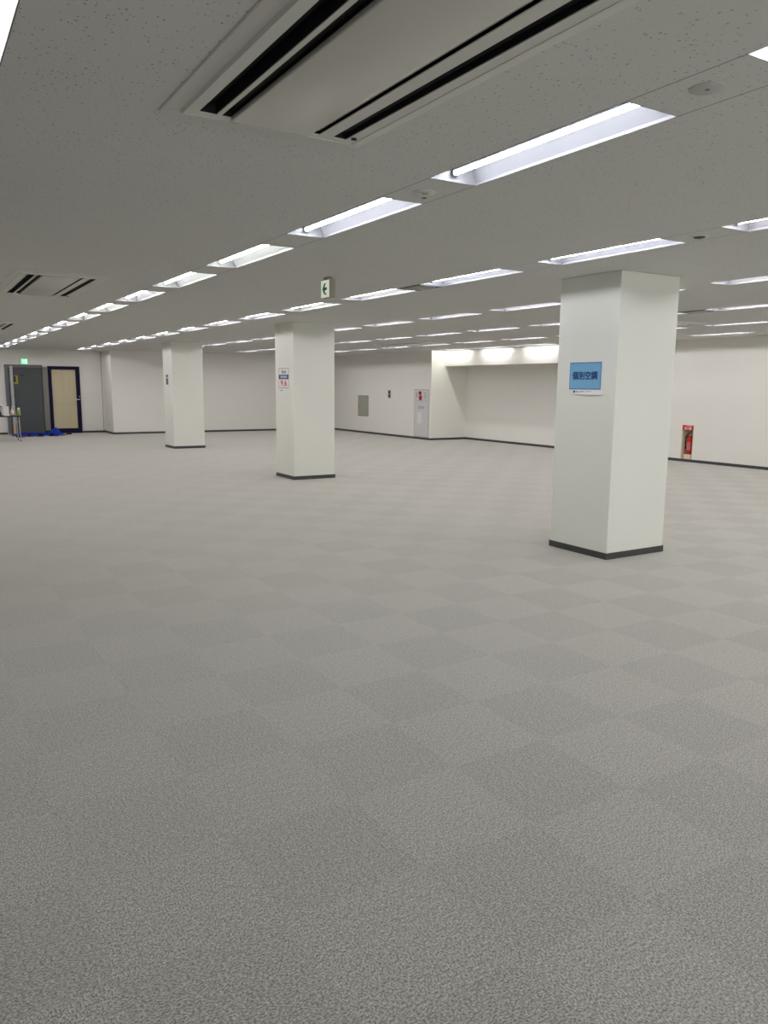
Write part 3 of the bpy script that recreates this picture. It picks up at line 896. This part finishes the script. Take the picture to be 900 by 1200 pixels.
# paper sheet, lower edge curling off the pillar
ny = 10; nz = 10
g = []
for j in range(nz + 1):
    z = 1.518 + (1.838 - 1.518) * j / nz
    row = []
    for i in range(ny + 1):
        y = -0.232 + 0.464 * i / ny
        c = 0.010 * max(0, (1.565 - z) / 0.047) ** 1.5 * (0.5 + 0.5 * math.cos((i / ny - 0.35) * 5))
        row.append(pw.verts.new((-0.0015 - c, y, z)))
    g.append(row)
for j in range(nz):
    for i in range(ny): pw.faces.new((g[j][i], g[j + 1][i], g[j + 1][i + 1], g[j][i + 1]))
bmesh.ops.recalc_face_normals(pw, faces=pw.faces[:])
bmesh.ops.solidify(pw, geom=pw.faces[:], thickness=0.0008)
sh = obj('paper_sheet', pw, M['paper'], t, smooth=True)
bl = obj('blue_border', bx(-0.0032, -0.0022, -0.202, 0.197, 1.566, 1.818), M['blue_edge'], sh)
obj('blue_field', bx(-0.0040, -0.0032, -0.194, 0.189, 1.574, 1.810), M['blue_print'], sh)
obj('characters', to_minus_x(text_bm('個別空調', 0.080, 0.0005, 0.0024), -0.0046, 0.0, 1.690), M['navy_ink'], sh)
ft = bmesh.new()
box(ft, -0.0045, -0.0032, 0.118, 0.140, 1.537, 1.556)
obj('footer_mark', ft, M['navy_ink'], sh)
ft = bmesh.new()
for a, b_ in ((0.07, 0.112), (0.0, 0.055), (-0.09, -0.015)):
    box(ft, -0.0042, -0.0032, a, b_, 1.542, 1.550)
obj('footer_lines', ft, M['grey_ink'], sh)

px = PIL[1][0]
t = thing('notice_sheet', 'white notice with a blue band and red characters on the middle pillar', 'notice', (px, 12.285, 1.70))
sh = obj('paper_sheet', bx(-0.003, -0.001, -0.205, 0.205, -0.17, 0.165), M['paper'], t)
obj('lower_strip', bx(-0.003, -0.001, -0.19, 0.19, -0.255, -0.18), M['paper'], t)
ed = grid_plate([-0.205, -0.195, 0.195, 0.205], [-0.17, -0.162, 0.157, 0.165], 0, 0.001, lambda a, b: abs(a) < 0.195 and -0.162 < b < 0.157)
obj('sheet_border', to_minus_x(ed, -0.003, 0, 0), M['grey_ink'], sh)
obj('top_lettering', to_minus_x(text_bm('km', 0.10, 0.0005, 0.001, 1.5), -0.0036, -0.01, 0.105), M['black_ink'], sh)
bd = obj('blue_band', bx(-0.004, -0.003, -0.197, 0.197, -0.02, 0.055), M['navy_ink'], sh)
bw = bmesh.new()
for i in range(5):
    box(bw, -0.0048, -0.004, -0.13 + 0.055 * i, -0.095 + 0.055 * i, 0.0, 0.036)
obj('band_lettering', bw, M['hydrant'], bd)
obj('red_lettering', to_minus_x(text_bm('9.6', 0.135, 0.0005, 0.003, 1.6), -0.0036, 0.0, -0.090), M['red_ink'], sh)
lw = bmesh.new(); box(lw, -0.0036, -0.003, 0.05, 0.14, -0.215, -0.20)
obj('strip_mark', lw, M['grey_ink'], t)

px = PIL[2][0]
t = thing('narrow_notice', 'narrow upright notice with a blue top on the furthest pillar', 'notice', (px, 19.50, 1.655))
sh = obj('paper_sheet', bx(-0.003, -0.001, -0.14, 0.14, -0.16, 0.16), M['paper'], t)
obj('blue_square', bx(-0.004, -0.003, -0.10, 0.10, 0.09, 0.155), M['blue_edge'], sh)
obj('text_block', bx(-0.004, -0.003, -0.10, 0.10, -0.09, 0.07), M['grey_ink'], sh)
nb = bmesh.new()
for i in range(3): box(nb, -0.0046, -0.004, -0.07, 0.07, -0.07 + 0.05 * i, -0.045 + 0.05 * i)
obj('bold_characters', nb, M['black_ink'], sh)
